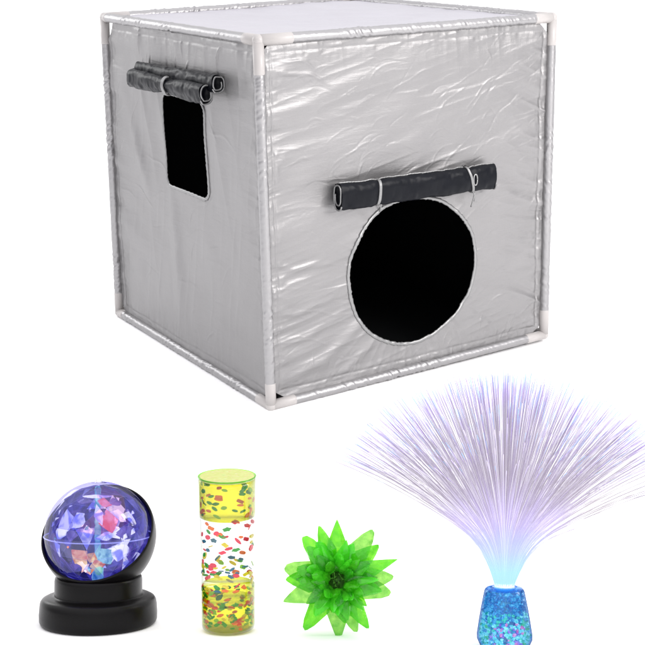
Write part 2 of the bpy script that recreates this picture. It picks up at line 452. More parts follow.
def connector(k):
    mb = MB(); P = W[k]
    for o_, l in CONN[k].items():
        d = (W[o_] - P).normalized()
        prof = [(0, .0150), (l - .0040, .0150), (l - .0012, .0146), (l, .0132)]
        v, f = tube([P + d * a for a, r in prof], [r for a, r in prof], 32, caps=True)
        mb.add(v, f)
    # rounded elbow knuckle
    bm = bmesh.new(); bmesh.ops.create_icosphere(bm, subdivisions=3, radius=.0158, matrix=Matrix.Translation(P))
    mb.add([tuple(v.co) for v in bm.verts], [[v.index for v in f.verts] for f in bm.faces]); bm.free()
    o = tent_obj('corner_connector', mb.v, mb.f, M_pvc)
    return o
for k in W: connector(k)

# ---- rolled flaps
def roll(name, c, disp, out, uv0, uv1, hh, hd, off, pinch, n=150, seg=40, trim_ends=(True, True), seed=1, parent=None):
    A = surf(c, lambda a, b: a * 0, out, *uv0) + out * off; B = surf(c, lambda a, b: a * 0, out, *uv1) + out * off
    T = (B - A).normalized(); up = out.cross(T).normalized()
    if up.z < 0: up = -up
    mb = MB(); v = []; f = []
    def sec(t, th, grow=1., noise=1.):
        p = 1
        for (pt, pw, pa) in pinch: p -= pa * math.exp(-((t - pt) / pw) ** 2)
        x = math.cos(th); y = math.sin(th)
        sx = math.copysign(abs(x) ** .85, x); sy = math.copysign(abs(y) ** .8, y)
        nz = noise * (.0022 * float(vnoise(t * 9 + seed * 3, th * 1.1 + seed, 6)) + .0014 * float(vnoise(t * 26 + seed, th * 1.6, 7)) + .0006 * float(vnoise(t * 60, th * 3, 8)))
        # a layer edge along the length
        nz += .0025 * (1 / (1 + math.exp(-(((th + .6) % (2 * PI)) - PI) * 9)) - .5)
        return A.lerp(B, t) + up * (hh * sx * p * grow + nz * sx) + out * (hd * sy * (.55 + .45 * p) * grow + nz * sy)
    for i in range(n):
        t = i / (n - 1)
        for k in range(seg): v.append(sec(t, 2 * PI * k / seg))
    for i in range(n - 1):
        for k in range(seg): f.append((i * seg + k, i * seg + (k + 1) % seg, (i + 1) * seg + (k + 1) % seg, (i + 1) * seg + k))
    mb.add(v, f)
    # recessed ends: spiral of layers visible
    for t, dr in ((0, 1), (1, -1)):
        ring0 = [sec(t, 2 * PI * k / seg) for k in range(seg)]
        ring1 = [sec(t, 2 * PI * k / seg, .93) + T * dr * .0 for k in range(seg)]
        ring2 = [sec(t, 2 * PI * k / seg, .90) + T * dr * .014 for k in range(seg)]
        vv = ring0 + ring1 + ring2; ff = []
        for r in (0, 1):
            for k in range(seg): ff.append((r * seg + k, r * seg + (k + 1) % seg, (r + 1) * seg + (k + 1) % seg, (r + 1) * seg + k))
        ff.append(tuple(2 * seg + k for k in range(seg)))
        mb.add(vv, ff)
    o = tent_obj(name, mb.v, mb.f, M_nylon, parent)
    # silver piping on the layer edges at the ends (spiral)
    for e, t in ((trim_ends[0], 0), (trim_ends[1], 1)):
        if not e: continue
        turns = 1.45 if e != 'one' else 1.05; m = int(60 * turns); pp = []
        for i in range(m):
            th = 2 * PI * i / 60 + 2.2; g = 1.02 - .30 * (i / 60) + .07 * math.sin(i * .13 + seed)
            pp.append(sec(t, th, g, .5) - T * (.0015 if t == 0 else -.0015))
        vv, ff = tube(pp, .0024, 7)
        tent_obj('edge_piping', vv, ff, M_trim, o)
    pp = [sec(i / 79, .25 * PI + .15, 1.03) for i in range(80)]
    return o, sec, T, up

# front flap
flap, sec, T, up = roll('rolled_door_flap', FR, disp_front, n_front, (.222, .567), (.764, .556), .0375, .021, .026, [(.235, .022, .13), (.83, .02, .10)], trim_ends=(True, 'one'), seed=2)
pp = [sec(i / 119, -.0 + .10 * math.sin(i * .11), 1.02) for i in range(120)]
v, f = tube(pp, .0022, 6, rfun=lambda t, th: .0005 * math.sin(t * 400)); tent_obj('edge_piping', v, f, M_trim, flap)
def band(sec, t0, w, slant, name, parent, tw=.0, grow=1.05, r=.0028):
    mb = MB()
    for s in (-1, 1):
        pp = [sec(t0 + slant * math.cos(2 * PI * k / 48) + s * w / 2, 2 * PI * k / 48, grow, .6) for k in range(49)]
        mb.add(*tube(pp, r, 7, caps=False))
    return tent_obj(name, mb.v, mb.f, M_trim, parent)
band(sec, .235, .0060, .004, 'tie_strap', flap, r=.0034)
b2 = band(sec, .83, .0055, -.022, 'tie_strap', flap, r=.0031)
for (t, sl, ln_, nm) in ((.245, .10, .022, 0), (.862, -.12, .045, 1), (.85, .35, .03, 1)):
    p0 = sec(t, PI * .88, 1.06); pp = [p0 - up * (ln_ * k / 8) + T * (sl * ln_ * math.sin(k / 5)) + n_front * (.002 - .010 * (k / 8) ** 2) for k in range(9)]
    v, f = tube(pp, .0022, 6); tent_obj('tie_tail', v, f, M_trim, flap)
# knot on right tie
v, f = tube([sec(.85 + .012 * math.cos(a), PI * .5 + .35 * math.sin(a), 1.14) for a in [2 * PI * k / 20 for k in range(21)]], .0024, 6); tent_obj('tie_knot', v, f, M_trim, flap)

# window flap: two lobes
flap2, secA, TA, upA = roll('rolled_window_flap', LE, disp_left, n_left, (.300, .864), (.800, .872), .0240, .020, .022, [(.47, .06, .12)], trim_ends=('one', True), seed=5)
_, secB, TB, upB = roll('front_lobe', LE, disp_left, n_left, (.292, .840), (.775, .842), .0275, .021, .046, [(.52, .16, .30)], trim_ends=('one', True), seed=9, parent=flap2)
mb = MB()
for s in (-1, 0, 1):
    pp = []
    for k in range(61):
        a = 2 * PI * k / 60; p = secB(.52 + s * .009, a, 1.0, .5)
        p = p + upB * (.006 * math.cos(a)) + n_left * .003 * math.sin(a)
        if math.sin(a) < 0: p = p - n_left * .018 + upB * .008
        pp.append(p)
    mb.add(*tube(pp, .0032, 7, caps=False))
tent_obj('tie_strap', mb.v, mb.f, M_trim, flap2)

# ================================================================== ROTATING BALL LAMP
def local_frame(x, y, z=0., lean=0., spin=0.):
    return RAMP @ Matrix.Translation((x, y, z)) @ Matrix.Rotation(lean, 4, 'X') @ Matrix.Rotation(spin, 4, 'Z')

lamp = empty('rotating_ball_lamp', local_frame(-.2428, .041) @ Matrix.Scale(.962, 4))
tag(lamp, 'clear faceted disco ball lamp glowing blue violet on a round black base', 'lamp')
v, f = lathe([(0.0, .0005), (.062, .0005), (.0643, .002), (.0655, .005), (.0658, .012), (.0652, .022), (.0644, .0262), (.0625, .0290), (.0595, .0306), (.0560, .0314), (.0525, .0317), (.0500, .0322), (.0490, .0330)], 96, True, False)
base = mesh_obj('lamp_base', v, f, M_blackplastic, lamp)
v, f = lathe([(.0490, .0325), (.0489, .0495), (.0484, .0520), (.0474, .0536), (.040, .0540)], 96)
mesh_obj('neck_ring', v, f, M_blackplastic, lamp)
BC = Vector((0, 0, .0990)); BR = .0605
cn = Vector((-.12, -.75, .65)).normalized()
# cradle: thick shell of a sphere cut by a tilted plane
def cradle():
    ref = Vector((1, 0, 0)); e1 = (ref - cn * ref.dot(cn)).normalized(); e2 = cn.cross(e1)
    d0 = .10; mb = MB(); seg = 120; rings = 40
    prof = []
    a0 = math.acos(d0)          # polar angle from cn of the rim
    Ro, Ri = .0645, .0620
    for i in range(rings + 1):
        a = a0 + (PI - a0) * i / rings; prof.append((Ro * math.sin(a), Ro * math.cos(a)))
    inner = []
    for i in range(rings + 1):
        a = a0 + (PI - a0) * i / rings; inner.append((Ri * math.sin(a), Ri * math.cos(a)))
    rim = []
    for k in range(1, 6):
        t = PI * k / 6; c_ = (Ro + Ri) / 2; h = (Ro - Ri) / 2
        rr = c_ - h * math.cos(t); rim.append(((rr) * math.sin(a0 - .018 * math.sin(t)), rr * math.cos(a0 - .018 * math.sin(t))))
    full = inner[::-1] + rim + prof
    v = []; f = []
    for (r, z) in full:
        for k in range(seg):
            th = 2 * PI * k / seg; v.append(BC + e1 * (r * math.cos(th)) + e2 * (r * math.sin(th)) + cn * z)
    for i in range(len(full) - 1):
        for k in range(seg): f.append((i * seg + k, (i + 1) * seg + k, (i + 1) * seg + (k + 1) % seg, i * seg + (k + 1) % seg))
    return mesh_obj('cradle_bowl', v, f, M_blackplastic, lamp)
cradle()

# clear shell
def fresnel(nt, f0=.04, pw=4., fm=.6):
    lw = N(nt, 'ShaderNodeLayerWeight'); lw.inputs[0].default_value = .5
    p = N(nt, 'ShaderNodeMath', operation='POWER'); nt.links.new(lw.outputs['Facing'], p.inputs[0]); p.inputs[1].default_value = pw
    m_ = N(nt, 'ShaderNodeMath', operation='MULTIPLY_ADD'); nt.links.new(p.outputs[0], m_.inputs[0]); m_.inputs[1].default_value = fm; m_.inputs[2].default_value = f0
    return m_
def clear_mat(name, tint, gloss=1., ior=1.45, emis=None, es=0., rough=.03, edge=None, bump=None, fm=.6):
    m, nt, out = new_mat(name); L = nt.links.new
    tr = N(nt, 'ShaderNodeBsdfTransparent'); gl = N(nt, 'ShaderNodeBsdfGlossy'); gl.inputs['Roughness'].default_value = rough
    tr.inputs[0].default_value = (*tint, 1); gl.inputs[0].default_value = (gloss, gloss, gloss, 1)
    if edge:
        lw = N(nt, 'ShaderNodeLayerWeight'); lw.inputs[0].default_value = .35
        mx = N(nt, 'ShaderNodeMix', data_type='RGBA'); mx.inputs[6].default_value = (*tint, 1); mx.inputs[7].default_value = (*edge, 1)
        L(lw.outputs['Facing'], mx.inputs[0]); L(mx.outputs[2], tr.inputs[0])
    fr = fresnel(nt, fm=fm)
    ms = N(nt, 'ShaderNodeMixShader'); L(fr.outputs[0], ms.inputs[0]); L(tr.outputs[0], ms.inputs[1]); L(gl.outputs[0], ms.inputs[2])
    if bump:
        tc = N(nt, 'ShaderNodeTexCoord'); n = N(nt, 'ShaderNodeTexNoise'); n.inputs['Scale'].default_value = bump
        L(tc.outputs['Object'], n.inputs['Vector']); bp = N(nt, 'ShaderNodeBump'); bp.inputs['Strength'].default_value = .4; bp.inputs['Distance'].default_value = .002
        L(n.outputs[0], bp.inputs['Height']); L(bp.outputs[0], gl.inputs['Normal'])
    last = ms
    if emis:
        em = N(nt, 'ShaderNodeEmission'); em.inputs[0].default_value = (*emis, 1); em.inputs[1].default_value = es
        ad = N(nt, 'ShaderNodeAddShader'); L(last.outputs[0], ad.inputs[0]); L(em.outputs[0], ad.inputs[1]); last = ad
    L(last.outputs[0], out.inputs[0])
    return m
M_shell = clear_mat('clear_lit_plastic', (.86, .86, .97), emis=(.04, .035, .28), es=.10, edge=(.46, .44, .86), rough=.05, fm=.35)  # faint blue emission stands in for scattered LED light
bm = bmesh.new(); bmesh.ops.create_uvsphere(bm, u_segments=64, v_segments=40, radius=BR, matrix=Matrix.Translation(BC))
me = bpy.data.meshes.new('clear_dome'); bm.to_mesh(me); bm.free(); me.materials.append(M_shell)
me.polygons.foreach_set('use_smooth', [True] * len(me.polygons))
dome = bpy.data.objects.new('clear_dome', me); COL.objects.link(dome); dome.parent = lamp

# faceted lens body inside: rings of facets, LED light painted as each facet's own glow
def glow_mat(name, c1, c2, s, trans=.4, tint=(.7, .7, 1), scale=60, gl=.1, rough=.1, ps=(.36, .66)):
    m, nt, out = new_mat(name); L = nt.links.new
    tc = N(nt, 'ShaderNodeTexCoord'); n = N(nt, 'ShaderNodeTexNoise'); n.inputs['Scale'].default_value = scale; n.inputs['Detail'].default_value = 3; n.inputs['Distortion'].default_value = 1.2
    L(tc.outputs['Object'], n.inputs['Vector'])
    cr = N(nt, 'ShaderNodeValToRGB'); cr.color_ramp.elements[0].position = ps[0]; cr.color_ramp.elements[1].position = ps[1]
    cr.color_ramp.elements[0].color = (*c1, 1); cr.color_ramp.elements[1].color = (*c2, 1)
    L(n.outputs[0], cr.inputs[0])
    em = N(nt, 'ShaderNodeEmission'); L(cr.outputs[0], em.inputs[0]); em.inputs[1].default_value = s
    tr = N(nt, 'ShaderNodeBsdfTransparent'); tr.inputs[0].default_value = (*tint, 1)
    g = N(nt, 'ShaderNodeBsdfGlossy'); g.inputs['Roughness'].default_value = rough
    a = N(nt, 'ShaderNodeMixShader'); a.inputs[0].default_value = trans; L(em.outputs[0], a.inputs[1]); L(tr.outputs[0], a.inputs[2])
    b = N(nt, 'ShaderNodeMixShader'); b.inputs[0].default_value = gl; L(a.outputs[0], b.inputs[1]); L(g.outputs[0], b.inputs[2])
    L(b.outputs[0], out.inputs[0])
    return m
G_blue = glow_mat('lit_blue_facet', (.028, .020, .20), (.13, .12, .64), 1., .25)
G_viol = glow_mat('lit_violet_facet', (.045, .03, .26), (.24, .15, .64), 1., .35)
G_pale = glow_mat('lit_pale_facet', (.22, .25, .80), (1, 1, 1.0), 1.45, .28, scale=48, ps=(.40, .54))
G_dark = glow_mat('unlit_facet', (.01, .01, .05), (.05, .05, .16), 1., .3)
G_pink = glow_mat('lit_pink_facet', (.80, .03, .10), (.95, .50, .72), 1.05, .25, scale=45)
G_warm = glow_mat('lit_orange_facet', (.55, .08, .04), (1.0, .75, .35), 1.3, .15, scale=60)
G_cyan = glow_mat('lit_cyan_facet', (.02, .30, .55), (.45, .95, .95), 1.0, .15, scale=90)
GM = [G_blue, G_viol, G_pale, G_dark, G_pink, G_warm, G_cyan]
def sph(r, lon, lat):   # lon 0 faces the viewer (-y), positive to the right
    a = math.radians(lon); b = math.radians(lat)
    return BC + Vector((r * math.sin(a) * math.cos(b), -r * math.cos(a) * math.cos(b), r * math.sin(b)))
# backing body: lower-poly faceted ball far inside, flat shaded
mb = MB(); rr = random.Random(5)
lats = [-80, -52, -26, 0, 24, 46, 66, 84]; nseg = 14
grid = []
for li, la in enumerate(lats):
    grid.append([sph(.0565, 360 / nseg * (k + .5 * (li % 2)), la) for k in range(nseg)])
for li in range(len(lats) - 1):
    for k in range(nseg):
        a, b = grid[li][k], grid[li][(k + 1) % nseg]
        if li % 2 == 0:
            c, d = grid[li + 1][k], grid[li + 1][k - 1]
            tris = [(a, b, c), (a, c, d)]
        else:
            c, d = grid[li + 1][(k + 1) % nseg], grid[li + 1][k]
            tris = [(a, b, c), (a, c, d)]
        for t in tris:
            w = rr.random(); la = lats[li]
            mi = 0 if w < .50 else (1 if w < .80 else (3 if w < .93 else 2))
            cl = (t[0] + t[1] + t[2]) / 3 - BC
            if cl.x > .004 and cl.x < .035 and cl.z > .018 and cl.y < 0 and w < .35: mi = 4
            mb.add(t, [(0, 1, 2)], mi)
# only keep the far half and the fringe so one looks into it
keepv = []; kf = []; km = []
mb2 = MB()
for f_, m_ in zip(mb.f, mb.m):
    c_ = sum((Vector(mb.v[i]) for i in f_), Vector()) / 3 - BC
    if c_.y > -.012: mb2.add([mb.v[i] for i in f_], [(0, 1, 2)], m_)
mb2.build('lens_facets', None, lamp, smooth=False, mats=GM)

def kite(mb, lon, lat, w, h, r=.050, m=2, rot=0, pinch=.25, notch=0):
    w *= 1.3; h *= 1.22
    """one curved lens facet with a diamond or scalloped outline, a few tenths of a mm thick"""
    c = BC; n = 7
    vv = []; ff = []
    for side in (0, 1):
        for j in range(n):
            t = j / (n - 1) * 2 - 1
            wd = w * (1 - abs(t) ** 1.05 * (1 - pinch * .5)) * (1 - notch * math.exp(-(t / .3) ** 2))
            for i in range(5):
                s = (i / 4 * 2 - 1) * wd / 2; tt = t * h / 2
                x = s * math.cos(rot) - tt * math.sin(rot); y = s * math.sin(rot) + tt * math.cos(rot)
                vv.append(sph(r - .0006 * side - .003 * (abs(s) / w), lon + x, lat + y))
    k = n * 5
    for side in (0, 1):
        for j in range(n - 1):
            for i in range(4):
                q = [side * k + j * 5 + i, side * k + j * 5 + i + 1, side * k + (j + 1) * 5 + i + 1, side * k + (j + 1) * 5 + i]
                ff.append(tuple(q if side == 0 else q[::-1]))
    mesh_obj('lens', vv, ff, GM[m], lamp, False)
mb = MB()
kite(mb, -46, 24, 26, 30, m=2, rot=.5, pinch=.1); kite(mb, -20, 27, 24, 17, m=2, rot=-.4, notch=.35)
kite(mb, 25, 26, 24, 26, m=4, rot=.15, pinch=.1); kite(mb, 10, 36, 12, 26, m=2, rot=.3, pinch=.1); kite(mb, 42, 34, 22, 12, m=2, rot=-.35, pinch=.1)
kite(mb, -52, 8, 26, 12, m=2, rot=0, pinch=.5); kite(mb, 50, 9, 30, 14, m=1, rot=0, pinch=.5); kite(mb, 20, 7, 24, 9, m=2, rot=.2)
kite(mb, -28, 8, 16, 13, m=1); kite(mb, -68, 26, 18, 20, m=1); kite(mb, 68, 26, 18, 22, m=0)
kite(mb, -40, -18, 28, 24, m=3, rot=.3); kite(mb, -17, -22, 24, 24, m=5, rot=.7, pinch=.1); kite(mb, 40, -15, 34, 22, m=2, rot=-.2, pinch=.1)
kite(mb, 20, -20, 22, 22, m=6, rot=.6, pinch=.15); kite(mb, 62, -18, 20, 24, m=1, rot=.2); kite(mb, -64, -14, 20, 20, m=2, rot=.5, pinch=.1)
kite(mb, 8, -34, 20, 16, m=5, rot=.2); kite(mb, -36, -36, 22, 12, m=1); kite(mb, 34, -36, 22, 14, m=0, rot=.2)
kite(mb, 22, 55, 26, 14, m=4, rot=-.3); kite(mb, -30, 58, 44, 10, m=1); kite(mb, 50, 54, 34, 12, m=1); kite(mb, 0, 68, 120, 7, m=2)
for (lo, la, w_, h_, m_, ro) in ((-30, 34, 20, 24, 2, .9), (-58, 18, 22, 18, 2, -.3), (36, 12, 18, 22, 2, .6), (56, 34, 20, 16, 2, -.7), (-8, 14, 14, 16, 2, .2), (30, -30, 26, 18, 2, .4), (-24, -27, 24, 18, 5, .2), (-2, -28, 18, 18, 5, -.5), (-46, -24, 20, 16, 4, .1)):
    kite(None, lo, la, w_, h_, r=.042, m=m_, rot=ro, pinch=.05)
# clear faceted inner ball: each flat has its own tint, some a painted faint glow
bm = bmesh.new(); bmesh.ops.create_icosphere(bm, subdivisions=2, radius=.0575, matrix=Matrix.Translation(BC) @ Matrix.Rotation(.35, 4, 'X'))
fv = [tuple(v.co) for v in bm.verts]; ff = [[v.index for v in f.verts] for f in bm.faces]; bm.free()
C1 = clear_mat('clear_facet', (.95, .95, 1.), edge=(.75, .75, 1.), rough=.25, gloss=.18); C2 = clear_mat('bluish_facet', (.62, .62, .98), edge=(.4, .4, .95), rough=.25, gloss=.18)
C3 = clear_mat('glowing_facet', (.9, .9, 1.), rough=.25, gloss=.2, emis=(.5, .55, 1.), es=.05); C4 = clear_mat('rosy_glowing_facet', (.98, .7, .85), rough=.25, gloss=.2, emis=(.7, .12, .3), es=.08)
fi = []
for q in ff:
    c_ = sum((Vector(fv[i]) for i in q), Vector()) / 3 - BC; w_ = rr.random()
    fi.append(3 if (c_.x > .0 and c_.x < .036 and c_.z > .01 and w_ < .6 and c_.y < 0) else (0 if w_ < .45 else (1 if w_ < .8 else 2)))
eds = sorted({tuple(sorted((q[i], q[(i + 1) % 3]))) for q in ff for i in range(3)})
for (i, j) in eds:
    a_, b_ = Vector(fv[i]), Vector(fv[j])
    tv, tf = tube([a_, b_], .00022, 3, caps=False); o_ = len(fv)
    fv += [tuple(q) for q in tv]; ff += [[k + o_ for k in q] for q in tf]; fi += [4] * len(tf)
C5 = clear_mat('glowing_cut_edge', (.8, .8, 1.), rough=.2, gloss=.5, emis=(.45, .48, .95), es=.10)  # emission paints reflected lines along the facet edges
mesh_obj('faceted_ball', fv, ff, None, lamp, False, [C1, C2, C3, C4, C5], fi)
# small glowing slivers that paint highlights into the cut lens
mb = MB()
for i in range(30):
    lo = rr.uniform(-80, 80); la = rr.uniform(-38, 62)
    kite(mb, lo, la, rr.uniform(3, 10), rr.uniform(2, 6), r=rr.uniform(.044, .056), m=rr.choice((2, 2, 2, 2, 1, 6)), rot=rr.uniform(-1.4, 1.4), pinch=.1)
GM.append(glow_mat('hot_glow', (1, .35, .08), (1, .95, .75), 1.7, .05, scale=70))  # crossed glowing kites paint the warm LED glow and its glints
for (lo, la, w_, h_, ro) in ((-9, -33, 7, 20, .5), (-9, -33, 6, 17, -.8), (-4, -38, 12, 9, .2), (-13, -27, 6, 9, 1.2)): kite(None, lo, la, w_, h_, r=.0545, m=7, rot=ro, pinch=.0)
# spindle, seam, top screw, LED
pp = [BC + Vector((0, -.006, z)) for z in np.linspace(-.050, .056, 30)]
v, f = tube(pp, [.0026 + .0014 * abs(math.sin(i * 1.3)) + (.003 if i < 8 else 0) for i in range(30)], 10)
mesh_obj('spindle', v, f, G_cyan, lamp)
M_seam = clear_mat('glowing_seam_plastic', (.8, .8, .98), emis=(.40, .43, .95), es=.3)  # emission paints the bright line along the seam
v, f = tube([BC + Vector((BR * 1.002 * math.cos(a), BR * 1.002 * math.sin(a), 0)) for a in [2 * PI * k / 96 for k in range(97)]], .0007, 8, caps=False)
mesh_obj('seam_ring', v, f, M_seam, dome)
M_metal = pbr('chrome_screw', (.7, .68, .64), rough=.2, metal=1.)
v, f = lathe([(.0001, .0990 + BR + .0035), (.002, .0990 + BR + .0033), (.0034, .0990 + BR + .0018), (.004, .0990 + BR - .001), (.009, .0990 + BR - .0016)], 24)
mesh_obj('top_screw', v, f, M_metal, lamp)
M_led = glow_mat('led_orange', (1, .75, .35), (1, .95, .7), 3.2, 0.)
M_ledr = glow_mat('led_red', (.9, .05, .08), (1, .5, .1), 1.3, 0.)
M_ledg = glow_mat('led_green', (.05, .7, .4), (.5, 1, .6), 1., 0.)
def blob(name, c, r, mat, parent, sc=(1, 1, 1)):
    bm = bmesh.new(); bmesh.ops.create_icosphere(bm, subdivisions=3, radius=r, matrix=Matrix.Translation(c) @ Matrix.Diagonal((*sc, 1)))
    me = bpy.data.meshes.new(name); bm.to_mesh(me); bm.free(); me.materials.append(mat)
    me.polygons.foreach_set('use_smooth', [True] * len(me.polygons))
    o = bpy.data.objects.new(name, me); COL.objects.link(o); o.parent = parent; return o
blob('led', sph(.053, -9, -36), .0018, M_led, lamp, (1, .7, 1.6)); blob('led', sph(.050, 10, -40), .004, M_ledg, lamp, (1.1, .8, 1.5))
blob('led', sph(.049, -33, -8), .0013, M_ledr, lamp); blob('led', sph(.047, 27, 23), .0018, glow_mat('led_yellow', (1, .8, .1), (1, .5, .2), 1.2, 0.), lamp, (1, 1, 1.6))

# ================================================================== LIQUID TUBE
tubeo = empty('glitter_liquid_tube', local_frame(-.0995, .008, .0040, lean=math.radians(8)))
tag(tubeo, 'clear upright cylinder of yellow liquid with floating coloured flakes', 'sensory toy')
H = .163; R0 = .0282; R1 = .0302
def rad(z): return R0 + (R1 - R0) * z / H
M_acr = clear_mat('clear_acrylic', (.955, .94, .945), edge=(.58, .62, .58), rough=.02, bump=25)
M_yel = clear_mat('yellow_liquid', (.84, .80, .03), edge=(.62, .70, .02), rough=.05)
M_yel2 = clear_mat('yellow_green_liquid', (.91, .88, .20), edge=(.68, .78, .05), rough=.05)
v, f = lathe([(R0 - .003, 0.), (R0 - .0008, .0006), (R0, .003)] + [(rad(z), z) for z in np.linspace(.006, H - .002, 24)] + [(R1 - .0007, H - .0004), (R1 - .002, H)], 72, True, False)
mesh_obj('tube_wall', v, f, M_acr, tubeo)
def slug(z0, z1, k=.982):
    prof = [(rad(z) * k, z) for z in np.linspace(z0, z1, 8)]
    return lathe(prof, 64, True, True)
v, f = slug(.121, H - .003); mesh_obj('upper_liquid', v, f, M_yel, tubeo)
M_low = clear_mat('lightened_yellow_liquid', (.93, .90, .10), edge=(.70, .80, .03), rough=.05)  # yellow tint lightened to offset the shade near the ground
v, f = slug(.003, .030, .975); mesh_obj('lower_liquid', v, f, M_low, tubeo)
v, f = slug(.0300, .046, .976); mesh_obj('mixing_liquid', v, f, M_yel2, tubeo)
# cap with embedded sparkle
m, nt, out = new_mat('pale_cap'); L = nt.links.new
b = N(nt, 'ShaderNodeBsdfPrincipled'); b.inputs['Roughness'].default_value = .18
tc = N(nt, 'ShaderNodeTexCoord'); vo = N(nt, 'ShaderNodeTexVoronoi'); vo.inputs['Scale'].default_value = 330; L(tc.outputs['Object'], vo.inputs['Vector'])
cr = N(nt, 'ShaderNodeValToRGB'); e = cr.color_ramp.elements; e[0].position = .0; e[0].color = (.50, .54, .14, 1); e[1].position = .7; e[1].color = (.56, .60, .20, 1)
for p_, c_ in ((.80, (.56, .50, .18)), (.86, (.58, .62, .28)), (.95, (.42, .56, .15))):
    q = e.new(p_); q.color = (*c_, 1)
L(vo.outputs['Color'], cr.inputs[0]); L(cr.outputs[0], b.inputs['Base Color']); L(b.outputs[0], out.inputs[0])
v, f = lathe([(rad(H) * .955, H - .0025), (rad(H) * .955, H - .0008), (rad(H) * .94, H + .0003)], 64, True, True)
mesh_obj('end_cap', v, f, m, tubeo, smooth=False)
M_rim = clear_mat('green_rim', (.55, .9, .15), edge=(.35, .75, .1))
v, f = tube([(math.cos(a) * R1 * .985, math.sin(a) * R1 * .985, H - .0002) for a in [2 * PI * k / 72 for k in range(73)]], .0008, 8, caps=False)
mesh_obj('rim', v, f, M_rim, tubeo)
FC = {'green': (.02, .34, .03), 'orange': (.95, .17, .006), 'teal': (.01, .15, .24), 'yellow': (.75, .62, .02), 'pink': (.9, .03, .08), 'lime': (.24, .58, .02)}
FM = {k: pbr('flake_' + k, c, rough=.35, noise=.25, nscale=300) for k, c in FC.items()}
def flake_mesh(z, a, r, col, size, tilt):
    n = 16; vv = []; lob = random.uniform(.05, .18); lk = random.choice((2, 4, 5)); asp = random.uniform(.38, .62); ph = random.random() * 6
    for s in (0, 1):
        for k in range(n):
            t = 2 * PI * k / n; q = size * (1 + lob * math.sin(lk * t + ph) + random.uniform(-.06, .06) * (1 - s))
            vv.append(Vector((q * math.cos(t), (s - .5) * size * .25, q * asp * math.sin(t))))
    ff = [tuple(range(n)), tuple(range(2 * n - 1, n - 1, -1))] + [(k, k + n, (k + 1) % n + n, (k + 1) % n) for k in range(n)]
    Mx = Matrix.Translation((r * math.sin(a), -r * math.cos(a), z)) @ Matrix.Rotation(a, 4, 'Z') @ Matrix.Rotation(tilt, 4, 'Y') @ Matrix.Rotation(random.gauss(0, .5), 4, 'X')
    return [Mx @ p for p in vv], ff
flakes = []
def putf(n, z0, z1, cols, front=.75, sz=(.0026, .0046), pw=1.):
    for i in range(n):
        a = random.uniform(-1.45, 1.45) if random.random() < front else random.uniform(1.5, 4.78)
        z = z0 + (z1 - z0) * random.random() ** pw
        flakes.append((z, a, rad(z) * random.uniform(.88, .945), random.choice(cols), random.uniform(*sz), random.gauss(0, .35)))
putf(44, .122, .157, ['green', 'orange', 'green', 'orange', 'green', 'lime'])
putf(16, .102, .120, ['pink', 'pink', 'orange', 'green'])
putf(40, .060, .106, ['teal', 'teal', 'orange', 'yellow', 'green', 'pink'])
putf(44, .042, .074, ['yellow', 'green', 'teal', 'orange', 'pink', 'lime', 'yellow'])
putf(30, .028, .052, ['teal', 'green', 'pink', 'yellow', 'orange'])
putf(120, .005, .034, ['orange', 'green', 'green', 'orange', 'lime', 'yellow', 'pink'], sz=(.0024, .0040))
flakes.sort(key=lambda q: (abs(((q[1] + PI) % (2 * PI)) - PI) > 1.5, -q[4]))
rest = MB()
cols = list(FM)
for i, (z, a, r, c, s, t) in enumerate(flakes):
    vv, ff = flake_mesh(z, a, r, c, s, t)
    if i < 100: mesh_obj('flake', vv, ff, FM[c], tubeo, smooth=False)
    else: rest.add(vv, ff, cols.index(c))
o = rest.build('flakes', None, tubeo, smooth=False, mats=[FM[k] for k in cols]); o['kind'] = 'stuff'

